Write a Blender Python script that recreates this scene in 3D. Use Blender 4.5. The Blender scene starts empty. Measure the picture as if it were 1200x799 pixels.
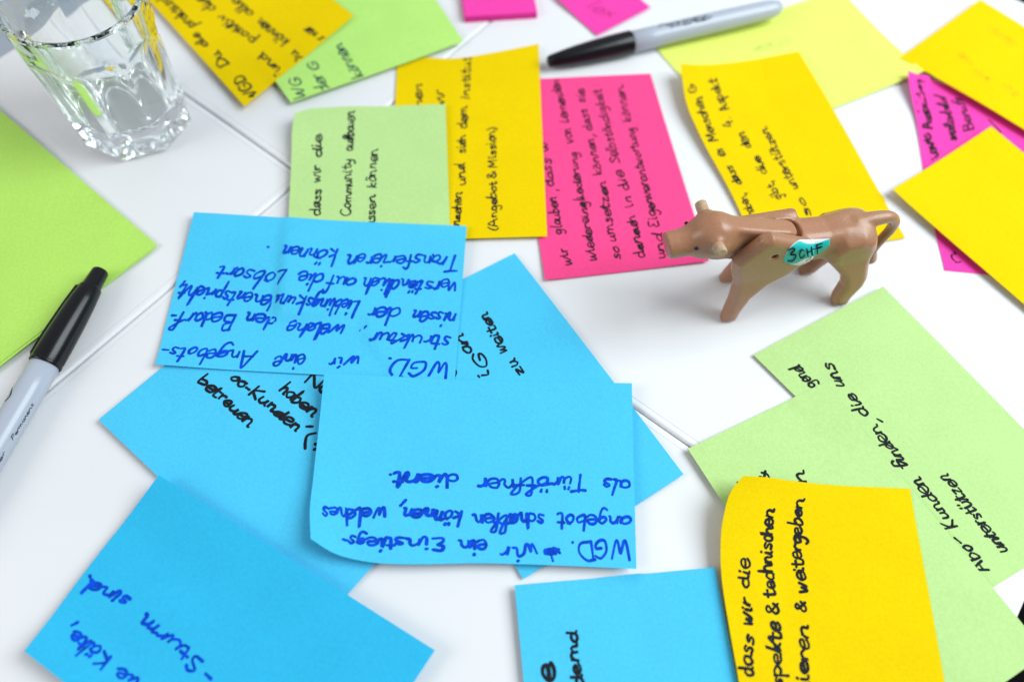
import bpy, bmesh, math, random
import numpy as np
from mathutils import Vector, Matrix

# ------------------------------------------------------------------ camera, light, exposure
scene = bpy.context.scene
COL = scene.collection
MM = 0.001                                  # everything below is written in millimetres

F_PX, PITCH, ROLL, CAM_H = 882.0146, 1.0797611, 0.0756511, 294.2223    # for a 1200 px wide frame
_fw = np.array([0, math.cos(PITCH), -math.sin(PITCH)])
_r0 = np.array([1.0, 0, 0]); _u0 = np.cross(_r0, _fw)
CAM_R = math.cos(ROLL) * _r0 + math.sin(ROLL) * _u0
CAM_U = -math.sin(ROLL) * _r0 + math.cos(ROLL) * _u0
CAM_F = _fw
CAM_O = np.array([0, 0, CAM_H])

cd = bpy.data.cameras.new('camera'); cam = bpy.data.objects.new('camera', cd); COL.objects.link(cam)
cd.sensor_width = 36.0; cd.lens = 36.0 * F_PX / 1200.0
cd.clip_start = 0.01; cd.clip_end = 50
cam.matrix_world = Matrix((
    (CAM_R[0], CAM_U[0], -CAM_F[0], 0), (CAM_R[1], CAM_U[1], -CAM_F[1], 0),
    (CAM_R[2], CAM_U[2], -CAM_F[2], CAM_H * MM), (0, 0, 0, 1)))
cd.dof.use_dof = True; cd.dof.focus_distance = 0.312; cd.dof.aperture_fstop = 3.9
scene.camera = cam

scene.view_settings.view_transform = 'Standard'; scene.view_settings.look = 'None'
scene.cycles.max_bounces = 40; scene.cycles.transmission_bounces = 40; scene.cycles.glossy_bounces = 12
scene.view_settings.gamma = 1; scene.view_settings.exposure = 0.015

world = bpy.data.worlds.new('World'); scene.world = world; world.use_nodes = True
wn = world.node_tree.nodes; wl = world.node_tree.links
bg = wn['Background']; bg.inputs['Strength'].default_value = 0.55
tc = wn.new('ShaderNodeTexCoord'); sep = wn.new('ShaderNodeSeparateXYZ'); ramp = wn.new('ShaderNodeValToRGB')
mr = wn.new('ShaderNodeMapRange'); mr.inputs[1].default_value = -1; mr.inputs[2].default_value = 1
wl.new(tc.outputs['Generated'], sep.inputs[0]); wl.new(sep.outputs[2], mr.inputs[0]); wl.new(mr.outputs[0], ramp.inputs[0])
cr = ramp.color_ramp
cr.elements[0].position = 0.30; cr.elements[0].color = (0.20, 0.21, 0.23, 1)
cr.elements[1].position = 0.62; cr.elements[1].color = (0.64, 0.69, 0.76, 1)
e = cr.elements.new(0.46); e.color = (0.42, 0.455, 0.50, 1)
e = cr.elements.new(0.95); e.color = (0.76, 0.80, 0.86, 1)
# the photographer's side of the room (towards -y) is darker than the window side
mry = wn.new('ShaderNodeMapRange'); mry.inputs[1].default_value = -0.9; mry.inputs[2].default_value = 0.5
mry.inputs[3].default_value = 0.36; mry.inputs[4].default_value = 1.15
mulw = wn.new('ShaderNodeMix'); mulw.data_type = 'RGBA'; mulw.blend_type = 'MULTIPLY'; mulw.inputs[0].default_value = 1.0
wl.new(sep.outputs[1], mry.inputs[0]); wl.new(ramp.outputs[0], mulw.inputs[6]); wl.new(mry.outputs[0], mulw.inputs[7])
wl.new(mulw.outputs[2], bg.inputs['Color'])

def area_lamp(name, loc, target, sx, sy, power, color):
    d = bpy.data.lights.new(name, 'AREA'); d.shape = 'RECTANGLE'; d.size = sx; d.size_y = sy
    d.energy = power; d.color = color
    o = bpy.data.objects.new(name, d); COL.objects.link(o)
    o.location = loc
    o.rotation_euler = (Vector(target) - Vector(loc)).to_track_quat('-Z', 'Y').to_euler()
    return o
area_lamp('window_light', (0.78, 0.30, 0.80), (0.05, 0.22, 0), 0.72, 0.82, 15.2, (0.86, 0.95, 1.0))
area_lamp('window_light', (-0.95, -0.20, 0.72), (-0.1, 0.25, 0), 0.55, 0.6, 4.6, (1.0, 0.97, 0.93))

rng = random.Random(7)

# ------------------------------------------------------------------ pixel -> place on the table
def ray(px, py):
    return CAM_F + (px - 600) / F_PX * CAM_R - (py - 399.5) / F_PX * CAM_U
def at(px, py, z=0.0):                      # the point at height z seen at that place of the photo
    d = ray(px, py); t = (z - CAM_H) / d[2]
    return CAM_O + t * d
def project(X):
    d = X - CAM_O; z = d @ CAM_F
    return np.stack([600 + F_PX * (d @ CAM_R) / z, 399.5 - F_PX * (d @ CAM_U) / z], -1)

# ------------------------------------------------------------------ materials
def mat(name, color, rough=0.5, spec=0.5):
    m = bpy.data.materials.new(name); m.use_nodes = True
    b = m.node_tree.nodes['Principled BSDF']
    b.inputs['Base Color'].default_value = (*color, 1); b.inputs['Roughness'].default_value = rough
    b.inputs['Specular IOR Level'].default_value = spec
    return m
def nodes(m):
    return m.node_tree.nodes, m.node_tree.links, m.node_tree.nodes['Principled BSDF']
def noise(m, scale, detail=4, coord='Object'):
    n, l, b = nodes(m)
    t = n.new('ShaderNodeTexCoord'); x = n.new('ShaderNodeTexNoise')
    x.inputs['Scale'].default_value = scale; x.inputs['Detail'].default_value = detail
    l.new(t.outputs[coord], x.inputs['Vector'])
    return x
def mix_noise(m, c1, c2, scale, lo=0.35, hi=0.65, detail=4):
    n, l, b = nodes(m); x = noise(m, scale, detail); r = n.new('ShaderNodeValToRGB')
    r.color_ramp.elements[0].position = lo; r.color_ramp.elements[0].color = (*c1, 1)
    r.color_ramp.elements[1].position = hi; r.color_ramp.elements[1].color = (*c2, 1)
    l.new(x.outputs['Fac'], r.inputs[0]); l.new(r.outputs[0], b.inputs['Base Color'])
    return r
def bump(m, scale, strength, dist, detail=3):
    n, l, b = nodes(m); x = noise(m, scale, detail); k = n.new('ShaderNodeBump')
    k.inputs['Strength'].default_value = strength; k.inputs['Distance'].default_value = dist
    l.new(x.outputs['Fac'], k.inputs['Height']); l.new(k.outputs[0], b.inputs['Normal'])

def paper(name, c):
    m = mat(name, c, 0.85, 0.06)
    c2 = tuple(min(1, v * 0.93) for v in c); c3 = tuple(min(1, v * 1.03) for v in c)
    r1 = mix_noise(m, c2, c3, 900, 0.3, 0.7, 6)
    n, l, b = nodes(m); x2 = noise(m, 45, 5); mx = n.new('ShaderNodeMix'); mx.data_type = 'RGBA'; mx.blend_type = 'MULTIPLY'; mx.inputs[0].default_value = 1
    rr = n.new('ShaderNodeValToRGB'); rr.color_ramp.elements[0].position = .3; rr.color_ramp.elements[0].color = (.955, .955, .955, 1); rr.color_ramp.elements[1].position = .7
    l.new(x2.outputs['Fac'], rr.inputs[0]); l.new(r1.outputs[0], mx.inputs[6]); l.new(rr.outputs[0], mx.inputs[7]); l.new(mx.outputs[2], b.inputs['Base Color'])
    bump(m, 700, 0.35, 0.0002, 5)
    return m
PAPER = {
    'blue': paper('blue paper', (0.080, 0.575, 0.87)),
    'deep blue': paper('deep blue paper', (0.036, 0.50, 0.81)),
    'yellow': paper('yellow paper', (0.86, 0.612, 0.001)),
    'pink': paper('pink paper', (0.95, 0.075, 0.27)),
    'magenta': paper('magenta paper', (0.94, 0.065, 0.42)),
    'pale green': paper('pale green paper', (0.50, 0.735, 0.28)),
    'green': paper('green paper', (0.49, 0.80, 0.145)),
    'mid green': paper('mid green paper', (0.50, 0.83, 0.20)),
    'lime': paper('lime paper', (0.78, 0.88, 0.17)),
}
def ink(name, c):
    m = mat(name, c, 0.75, 0.12); mix_noise(m, tuple(v * .75 for v in c), tuple(min(1, v * 1.3) for v in c), 420, .35, .65, 3); return m
INK = {'black': ink('black ink', (0.012, 0.014, 0.018)), 'blue': ink('blue ink', (0.001, 0.060, 0.56)),
       'teal': ink('dark teal ink', (0.008, 0.055, 0.075)), 'wine': ink('wine red ink', (0.20, 0.006, 0.07)),
       'olive': ink('faint olive ink', (0.70, 0.485, 0.004)), 'moss': ink('faint moss ink', (0.60, 0.69, 0.14))}

M_TABLE = mat('white laminate', (0.80, 0.80, 0.80), 0.42, 0.35)
mix_noise(M_TABLE, (0.775, 0.78, 0.785), (0.81, 0.81, 0.81), 9, 0.3, 0.7, 6); bump(M_TABLE, 1500, 0.06, 0.0002, 2)
_n, _l, _b = nodes(M_TABLE); _x = noise(M_TABLE, 14, 7); _m = _n.new('ShaderNodeMapRange'); _m.inputs[3].default_value = .30; _m.inputs[4].default_value = .56
_l.new(_x.outputs['Fac'], _m.inputs[0]); _l.new(_m.outputs[0], _b.inputs['Roughness'])
M_BAND = mat('white edge band', (0.82, 0.82, 0.83), 0.32, 0.45); bump(M_BAND, 400, 0.03, 0.0002)
M_CORE = mat('dark board core', (0.06, 0.055, 0.05), 0.9, 0.1)
M_FLOOR = mat('pale grey blue floor', (0.66, 0.72, 0.80), 0.6); mix_noise(M_FLOOR, (0.62, 0.69, 0.78), (0.68, 0.74, 0.82), 12)
M_CARPET = mat('black carpet', (0.006, 0.006, 0.007), 0.95, 0.1); bump(M_CARPET, 300, 0.5, 0.004)

# ------------------------------------------------------------------ object helpers
def link(name, verts, faces, m, parent=None, smooth=True, mats=None):
    me = bpy.data.meshes.new(name)
    me.from_pydata([tuple(float(c) * MM for c in v) for v in verts], [], faces)
    me.materials.append(m)
    if smooth: me.polygons.foreach_set('use_smooth', [True] * len(me.polygons))
    me.update()
    o = bpy.data.objects.new(name, me); COL.objects.link(o)
    if parent: o.parent = parent
    return o
def tag(o, label=None, cat=None, group=None, kind=None):
    if label: o['label'] = label
    if cat: o['category'] = cat
    if group: o['group'] = group
    if kind: o['kind'] = kind
    return o
def empty(name, loc=(0, 0, 0), rz=0):
    o = bpy.data.objects.new(name, None); COL.objects.link(o)
    o.location = tuple(c * MM for c in loc); o.rotation_euler = (0, 0, rz); o.empty_display_size = 0.02
    return o

# ------------------------------------------------------------------ the setting: floor and four white tabletops pushed together
def slab(name, quad, z, m):
    o = link(name, [(x, y, z) for x, y in quad], [(0, 1, 2, 3)], m, smooth=False)
    return tag(o, kind='structure')
slab('floor', [(-9000, -9000), (9000, -9000), (9000, 9000), (-9000, 9000)], -740, M_FLOOR)
slab('carpet', [(420, -9000), (9000, -9000), (9000, 9000), (420, 9000)], -736, M_CARPET)

JA = math.radians(55.9)                     # direction of the joint that runs away from the camera
JD = np.array([math.cos(JA), math.sin(JA)]); JE = np.array([math.sin(JA), -math.cos(JA)])
J0 = np.array([-109.0, 240.5])              # where the two joints cross
def joint(a, b): p = J0 + a * JD + b * JE; return (p[0], p[1])

def table(a0, a1, b0, b1, label, band=3.2, dz=0.0):
    t = tag(empty('white_table', (*joint((a0 + a1) / 2, (b0 + b1) / 2), 0)), label, 'table', 'white tables pushed together')
    cx, cy = joint((a0 + a1) / 2, (b0 + b1) / 2)
    ha, hb = (a1 - a0) / 2, (b1 - b0) / 2
    def P(a, b, z): q = a * JD + b * JE; return (q[0], q[1], z)
    def ring(ia, z): return [P(-ha + ia, -hb + ia, z), P(ha - ia, -hb + ia, z), P(ha - ia, hb - ia, z), P(-ha + ia, hb - ia, z)]
    # inner panel
    v = ring(band + 0.12, dz) + ring(band + 0.12, dz - 24)
    f = [(3, 2, 1, 0), (4, 5, 6, 7)] + [(i, (i + 1) % 4, 4 + (i + 1) % 4, 4 + i) for i in range(4)]
    link('tabletop', v, f, M_TABLE, t, smooth=False)
    # edge band with a rounded upper edge
    prof = [(band, dz - 24), (band, dz - 0.02), (1.6, dz - 0.02), (0.9, dz - 0.16), (0.45, dz - 0.5), (0.18, dz - 1.1), (0.1, dz - 2), (0.1, dz - 24)]
    v = []; f = []
    for ia, z in prof: v += ring(ia, z)
    n = len(prof)
    for k in range(n):
        for i in range(4):
            a, b2 = k * 4 + i, k * 4 + (i + 1) % 4; c, d = ((k + 1) % n) * 4 + (i + 1) % 4, ((k + 1) % n) * 4 + i
            f.append((a, b2, c, d))
    link('edge_band', v, f, M_BAND, t, smooth=False)
    # dark seam between panel and band
    v = ring(band + 0.16, dz - 0.35) + ring(band - 0.04, dz - 0.35)
    f = [(i, (i + 1) % 4, 4 + (i + 1) % 4, 4 + i) for i in range(4)]
    link('seam', v, f, M_CORE, t, smooth=False)
    return t
G = 0.25
table(-720, -G, G, 359.5, 'white tabletop nearest the camera, carrying the blue notes')
table(G, 370.5, G, 359.5, 'white tabletop under the toy cow and the pink note full of writing', dz=0.0)
table(-720, -G, -183, -G, 'white tabletop on the left under the marker and the bright green cards')
table(G, 370.5, -183, -G, 'white tabletop behind the drinking glass and the green note stack')

# ------------------------------------------------------------------ sticky notes: each a thin curved sheet
def pchip(ts, vs, x):
    ts = np.array(ts, float); vs = np.array(vs, float); h = np.diff(ts); d = np.diff(vs, axis=0) / h[:, None]
    m = np.zeros_like(vs); m[0] = d[0]; m[-1] = d[-1]
    for i in range(1, len(ts) - 1):
        w1, w2 = 2 * h[i] + h[i - 1], h[i] + 2 * h[i - 1]
        same = (d[i - 1] * d[i]) > 0
        with np.errstate(all='ignore'):
            hm = (w1 + w2) / (w1 / d[i - 1] + w2 / d[i])
        # xy follow the chord mean, so that outlines bend softly; z is monotone
        m[i] = (d[i - 1] * h[i] + d[i] * h[i - 1]) / (h[i] + h[i - 1])
        m[i, 2] = hm[2] if same[2] else 0
    k = np.clip(np.searchsorted(ts, x, side='right') - 1, 0, len(ts) - 2)
    t = (x - ts[k]) / h[k]; t2 = t * t; t3 = t2 * t
    H = h[k][:, None]
    return ((2 * t3 - 3 * t2 + 1)[:, None] * vs[k] + (t3 - 2 * t2 + t)[:, None] * H * m[k]
            + (-2 * t3 + 3 * t2)[:, None] * vs[k + 1] + (t3 - t2)[:, None] * H * m[k + 1])

class Stack:
    """height of what already lies on the table, so that each new sheet drapes over it"""
    R = 0.5; X0, Y0, NX, NY = -420., -240., 1760, 1560
    def __init__(self): self.H = np.zeros((self.NX, self.NY))
    def add(self, sh):
        s, t = np.meshgrid(np.linspace(0, 1, 420), np.linspace(0, 1, 300)); X = sh(s.ravel(), t.ravel())
        i = np.round((X[:, 0] - self.X0) / self.R).astype(int); j = np.round((X[:, 1] - self.Y0) / self.R).astype(int)
        m = (i >= 0) & (i < self.NX) & (j >= 0) & (j < self.NY); np.maximum.at(self.H, (i[m], j[m]), X[m, 2])
    def soft(self, r=7):
        D = self.H
        for ax in (0, 1):
            D = np.maximum.reduce([np.roll(D, k, ax) for k in range(-r, r + 1)])
        for _ in range(2):
            for ax in (0, 1): D = sum(np.roll(D, k, ax) for k in range(-(r // 2), r // 2 + 1)) / (2 * (r // 2) + 1)
        return D
STACK = Stack()

class Sheet:
    """Coons patch; corner 0..3 run counter-clockwise, s goes 0->1 (length L), t goes 0->3 (length S)."""
    def __init__(self, corners, edges=None, L=127., S=76.):
        self.L, self.S = L, S
        self.C = [at(*c) if len(c) == 3 and not isinstance(c[0], str) else np.array(c[1:], float) for c in corners]
        self.E = {}
        Sheet.count = getattr(Sheet, 'count', 0) + 1; r = random.Random(Sheet.count * 7); self.wv = [(r.uniform(.3, .75), r.uniform(-5, 5), r.uniform(-4, 4), r.uniform(0, 6)) for _ in range(2)]
        ends = {0: (0, 1), 1: (1, 2), 2: (3, 2), 3: (0, 3)}       # edges 2 and 3 run along +s, +t
        for k, (a, b) in ends.items():
            ts = [0.0]; vs = [self.C[a]]
            for q in sorted((edges or {}).get(k, [])):
                if len(q) == 2:
                    p = self.C[a] * (1 - q[0]) + self.C[b] * q[0]; p = np.array([p[0], p[1], q[1]])
                else: p = at(q[1], q[2], q[3])
                ts.append(q[0]); vs.append(p)
            self.E[k] = (ts + [1.0], np.array(vs + [self.C[b]]))
    floor = None
    def __call__(self, s, t):
        X = self.raw(s, t)
        for A, p, q, f in self.wv: X[:, 2] += A * (1 + np.sin(p * s + q * t + f))
        if self.floor is None: return X
        i = np.clip((X[:, 0] - Stack.X0) / Stack.R, 0, Stack.NX - 2); j = np.clip((X[:, 1] - Stack.Y0) / Stack.R, 0, Stack.NY - 2)
        i0, j0 = i.astype(int), j.astype(int); a, b = i - i0, j - j0; D = self.floor
        z = D[i0, j0] * (1 - a) * (1 - b) + D[i0 + 1, j0] * a * (1 - b) + D[i0, j0 + 1] * (1 - a) * b + D[i0 + 1, j0 + 1] * a * b + 0.27
        X = X.copy(); e = X[:, 2] - z; X[:, 2] = z + 0.5 * (e + np.sqrt(e * e + 0.02))
        return X
    def settle(self, stack):
        self.floor = stack.soft(); stack.add(self); return self
    def raw(self, s, t):
        s = np.asarray(s, float); t = np.asarray(t, float)
        sc, tc_ = np.clip(s, 0, 1), np.clip(t, 0, 1)
        xs, xt = (s - sc)[:, None], (t - tc_)[:, None]; C = self.C          # straight on beyond the edges
        B, T = pchip(*self.E[0], sc) + xs * (C[1] - C[0]), pchip(*self.E[2], sc) + xs * (C[2] - C[3])
        Lf, R = pchip(*self.E[3], tc_) + xt * (C[3] - C[0]), pchip(*self.E[1], tc_) + xt * (C[2] - C[1])
        s_, t_ = s[:, None], t[:, None]; C = self.C
        return ((1 - t_) * B + t_ * T + (1 - s_) * Lf + s_ * R
                - ((1 - s_) * (1 - t_) * C[0] + s_ * (1 - t_) * C[1] + s_ * t_ * C[2] + (1 - s_) * t_ * C[3]))
    def normal(self, s, t):
        e = 1e-3
        a = self(s + e, t) - self(s - e, t); b = self(s, t + e) - self(s, t - e)
        n = np.cross(a, b); return n / np.linalg.norm(n, axis=1)[:, None]
    def inverse(self, px, py):
        g_ = np.linspace(0, 1, 25); S_, T_ = np.meshgrid(g_, g_); S_ = S_.ravel(); T_ = T_.ravel()
        k = np.argmin(((project(self(S_, T_)) - [px, py]) ** 2).sum(1)); q = np.clip(np.array([S_[k], T_[k]]), .03, .97)
        for _ in range(14):
            def g(v): return project(self(np.array([v[0]]), np.array([v[1]])))[0]
            r = g(q) - np.array([px, py])
            J = np.stack([(g(q + [1e-4, 0]) - g(q)) / 1e-4, (g(q + [0, 1e-4]) - g(q)) / 1e-4], 1)
            q = q - np.clip(np.linalg.solve(J, r), -0.15, 0.15)
        return q
    def mesh(self, name, m, parent=None, thick=0.13, ns=56, nt=36):
        s, t = np.meshgrid(np.linspace(0, 1, ns + 1), np.linspace(0, 1, nt + 1)); s = s.ravel(); t = t.ravel()
        X = self(s, t); N = self.normal(np.clip(s, .002, .998), np.clip(t, .002, .998))
        lo = X - N * thick
        v = np.concatenate([X, lo]); n = len(X); w = ns + 1; f = []
        for j in range(nt):
            for i in range(ns):
                a = j * w + i; f.append((a, a + 1, a + 1 + w, a + w)); f.append((n + a, n + a + w, n + a + 1 + w, n + a + 1))
        # own rim vertices keep the cut edges crisp
        loop = [i for i in range(ns)] + [j * w + ns for j in range(nt)] + [nt * w + i for i in range(ns, 0, -1)] + [j * w for j in range(nt, 0, -1)]
        k0 = len(v); v = np.concatenate([v, X[loop], lo[loop]]); L_ = len(loop)
        for i in range(L_):
            j = (i + 1) % L_; f.append((k0 + i, k0 + L_ + i, k0 + L_ + j, k0 + j))
        return link(name, v, f, m, parent)

# ------------------------------------------------------------------ handwriting: a stroke alphabet, x-height 1
GL = {
 'a': (.85, ['.75,.85 .45,1 .1,.7 .1,.25 .4,0 .72,.35 .76,.95 .76,.3 .95,.05']),
 'b': (.85, ['.1,1.9 .1,.1 .45,0 .8,.45 .6,.95 .15,.72']),
 'c': (.75, ['.75,.8 .45,1 .1,.6 .25,.1 .5,0 .8,.15']),
 'd': (.9, ['.75,.85 .4,.98 .08,.6 .2,.05 .55,.1 .76,.5 .8,1.9 .78,.3 .95,.05']),
 'e': (.8, ['.12,.42 .75,.6 .66,1.0 .28,1.0 .04,.5 .26,.0 .6,.0 .88,.25']),
 'f': (.55, ['.75,1.75 .5,1.95 .3,1.6 .28,.0', '.03,1 .65,1']),
 'g': (.88, ['.75,.85 .4,1 .08,.6 .3,.1 .7,.4 .78,.95 .75,-.5 .45,-.95 .1,-.7']),
 'h': (.88, ['.12,1.9 .12,0 .14,.6 .45,1 .72,.75 .75,.1 .95,.05']),
 'i': (.4, ['.15,.95 .15,.15 .38,.03', '.17,1.42 .2,1.5']),
 'j': (.4, ['.2,.95 .18,-.6 -.1,-.9', '.2,1.42 .23,1.5']),
 'k': (.8, ['.12,1.9 .12,0', '.7,1 .14,.5 .78,0']),
 'l': (.38, ['.15,1.95 .14,.2 .38,.03']),
 'm': (1.2, ['.1,1 .1,0 .14,.7 .4,1 .55,.75 .56,.05 .62,.7 .86,1 1.0,.75 1.03,.1 1.2,.03']),
 'n': (.88, ['.1,1 .1,0 .14,.65 .45,1 .68,.75 .7,.12 .9,.03']),
 'o': (.85, ['.5,1 .15,.7 .12,.2 .45,0 .8,.4 .7,.9 .45,1 .75,.95']),
 'p': (.85, ['.12,1 .12,-.95', '.12,.75 .45,1 .8,.6 .6,.05 .15,.15']),
 'r': (.6, ['.12,1 .12,0 .15,.6 .4,.98 .62,.92']),
 's': (.7, ['.68,.85 .4,1 .15,.78 .6,.38 .5,.02 .1,.1']),
 't': (.65, ['.3,1.6 .28,.2 .48,0 .68,.12', '.02,1.05 .65,1.05']),
 'u': (.88, ['.1,1 .1,.25 .35,0 .68,.4 .72,1 .72,.2 .92,.03']),
 'v': (.75, ['.08,1 .35,.02 .7,1']),
 'w': (1.15, ['.08,1 .2,.05 .36,.06 .56,.8 .62,.06 .8,.05 1.1,1']),
 'x': (.7, ['.08,1 .68,0', '.68,1 .08,0']),
 'y': (.85, ['.1,1 .15,.4 .4,.22 .7,.5 .76,1 .72,-.5 .4,-.95 .1,-.7']),
 'z': (.78, ['.08,.95 .68,.95 .1,.03 .75,.05']),
 'W': (1.5, ['.05,1.7 .25,.3 .45,.05 .75,1.1 .85,.2 1.05,.05 1.4,1.6']),
 'G': (1.25, ['1.1,1.5 .6,1.75 .12,1.0 .25,.15 .7,0 1.1,.3 1.1,.8 .65,.8']),
 'D': (1.3, ['.15,1.7 .15,0', '.0,1.65 .6,1.75 1.15,1.1 .95,.2 .15,.0']),
 'T': (1.1, ['.6,1.75 .55,0', '.0,1.72 .5,1.66 1.15,1.75']),
 'A': (1.2, ['.05,0 .55,1.8 .75,1.6 1.05,0', '.2,.65 .95,.65']),
 'B': (1.05, ['.15,1.8 .12,0', '.1,1.7 .7,1.8 .75,1.2 .2,.95 .85,.8 .9,.2 .1,.02']),
 'L': (.9, ['.25,1.9 .12,.1 .3,.02 .9,.1']),
 'E': (.95, ['.85,1.7 .35,1.75 .2,1.2 .55,.95 .15,.6 .2,.1 .85,.1']),
 'K': (1.1, ['.15,1.8 .12,0', '.95,1.75 .18,.8 1.0,.0']),
 'M': (1.4, ['.1,0 .2,1.7 .65,.5 1.1,1.75 1.2,0']),
 'S': (.95, ['.85,1.5 .5,1.8 .15,1.4 .7,.8 .7,.15 .1,.1']),
 'C': (1.1, ['1.0,1.5 .6,1.75 .12,1.0 .25,.15 .7,0 1.05,.3']),
 'F': (.95, ['.2,1.75 .15,0', '.1,1.75 .9,1.75', '.15,.95 .7,.95']),
 'I': (.4, ['.2,1.75 .18,0']),
 'P': (1.0, ['.15,1.75 .12,0', '.1,1.7 .8,1.75 .85,1.1 .15,.85']),
 'H': (1.15, ['.15,1.75 .12,0', '1.0,1.75 .98,0', '.12,.9 1.0,.95']),
 'Z': (1.0, ['.1,1.7 .9,1.7 .1,.05 .95,.05']),
 'N': (1.15, ['.1,0 .12,1.7 .95,.05 1.0,1.75']),
 '3': (.85, ['.1,1.6 .5,1.75 .7,1.35 .35,.95 .8,.6 .5,.0 .05,.2']),
 '4': (.9, ['.45,1.75 .1,.7 .85,.7', '.6,1.1 .6,0']),
 '7': (.8, ['.1,1.6 .8,1.65 .35,0', '.2,.8 .75,.85']),
 '&': (1.05, ['.95,.1 .25,1.2 .4,1.7 .7,1.35 .15,.5 .3,.0 .7,.15 .95,.7']),
 '(': (.5, ['.45,1.9 .15,1.1 .2,.2 .5,-.5']),
 ')': (.5, ['.05,1.9 .35,1.1 .3,.2 .0,-.5']),
 '-': (.65, ['.08,.6 .55,.62']),
 ',': (.35, ['.2,.12 .05,-.45']),
 '.': (.3, ['.12,.05 .16,.0']),
 '/': (.4, ['.3,1.2 .05,-.1']),
 ' ': (.55, []),
}
for c, b in (('ä', 'a'), ('ö', 'o'), ('ü', 'u')):
    GL[c] = (GL[b][0], GL[b][1] + ['.24,1.42 .26,1.58', '.6,1.42 .62,1.58'])
GL['#'] = (1.9, ['.1,.9 .6,.1 .5,1.0 1.0,.2 .8,1.1 1.5,.3', '.05,.3 .9,1 1.6,.9', '.9,1.9 .95,.2 .7,.6', '.2,.6 1.6,.55', '.3,.2 1.4,.25'])  # struck-out word
GLYPHS = {c: (w, [[tuple(map(float, p.split(','))) for p in st.split()] for st in ss]) for c, (w, ss) in GL.items()}

def smooth_line(P, n=6):
    P = np.array(P, float)
    if len(P) == 2: return np.array([P[0] + (P[1] - P[0]) * k for k in np.linspace(0, 1, 4)])
    Q = np.concatenate([[2 * P[0] - P[1]], P, [2 * P[-1] - P[-2]]]); out = []
    for i in range(1, len(Q) - 2):
        p0, p1, p2, p3 = Q[i - 1:i + 3]
        for t in np.arange(n) / n:
            out.append(0.5 * ((2 * p1) + (p2 - p0) * t + (2 * p0 - 5 * p1 + 4 * p2 - p3) * t * t + (3 * p1 - p0 - 3 * p2 + p3) * t ** 3))
    out.append(P[-1]); return np.array(out)

def word_strokes(text, length, xh, slant, join, rnd, asc=1.0):
    """strokes in mm: x along the baseline, y up"""
    items = []; x = 0.0; prev = False
    for ch in text:
        w, ss = GLYPHS[ch]; sy = 1 + rnd.uniform(-.17, .13); dy = rnd.uniform(-.12, .12); sx = 1 + rnd.uniform(-.18, .18); sk = rnd.uniform(-.10, .14)
        js = [[(x + p[0] * sx + p[1] * sk + rnd.uniform(-.045, .045), p[1] * sy + dy + rnd.uniform(-.05, .05)) for p in s] for s in ss]
        low = ch.isalpha() and ch.islower()
        if js and low and prev and ch not in 'sxz' and rnd.random() < join and items and len(items[prev_i]) > 2:
            items[prev_i] = items[prev_i] + js[0]; main = prev_i; rest = js[1:]
        else:
            main = len(items); rest = js[1:]
            if js: items.append(js[0])
        items += rest
        prev = low and ch not in 'sgyjpbo' and bool(js); prev_i = main
        x += w * sx + 0.14
    x -= 0.14
    k = length / max(x, .01)
    out = []
    for s in items:
        a = smooth_line(s); a[:, 1] = np.where(a[:, 1] > 1, 1 + (a[:, 1] - 1) * asc, np.where(a[:, 1] < 0, a[:, 1] * asc, a[:, 1])); a = np.stack([a[:, 0] * k + a[:, 1] * xh * slant, a[:, 1] * xh], 1); out.append(a)
    return out

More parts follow.
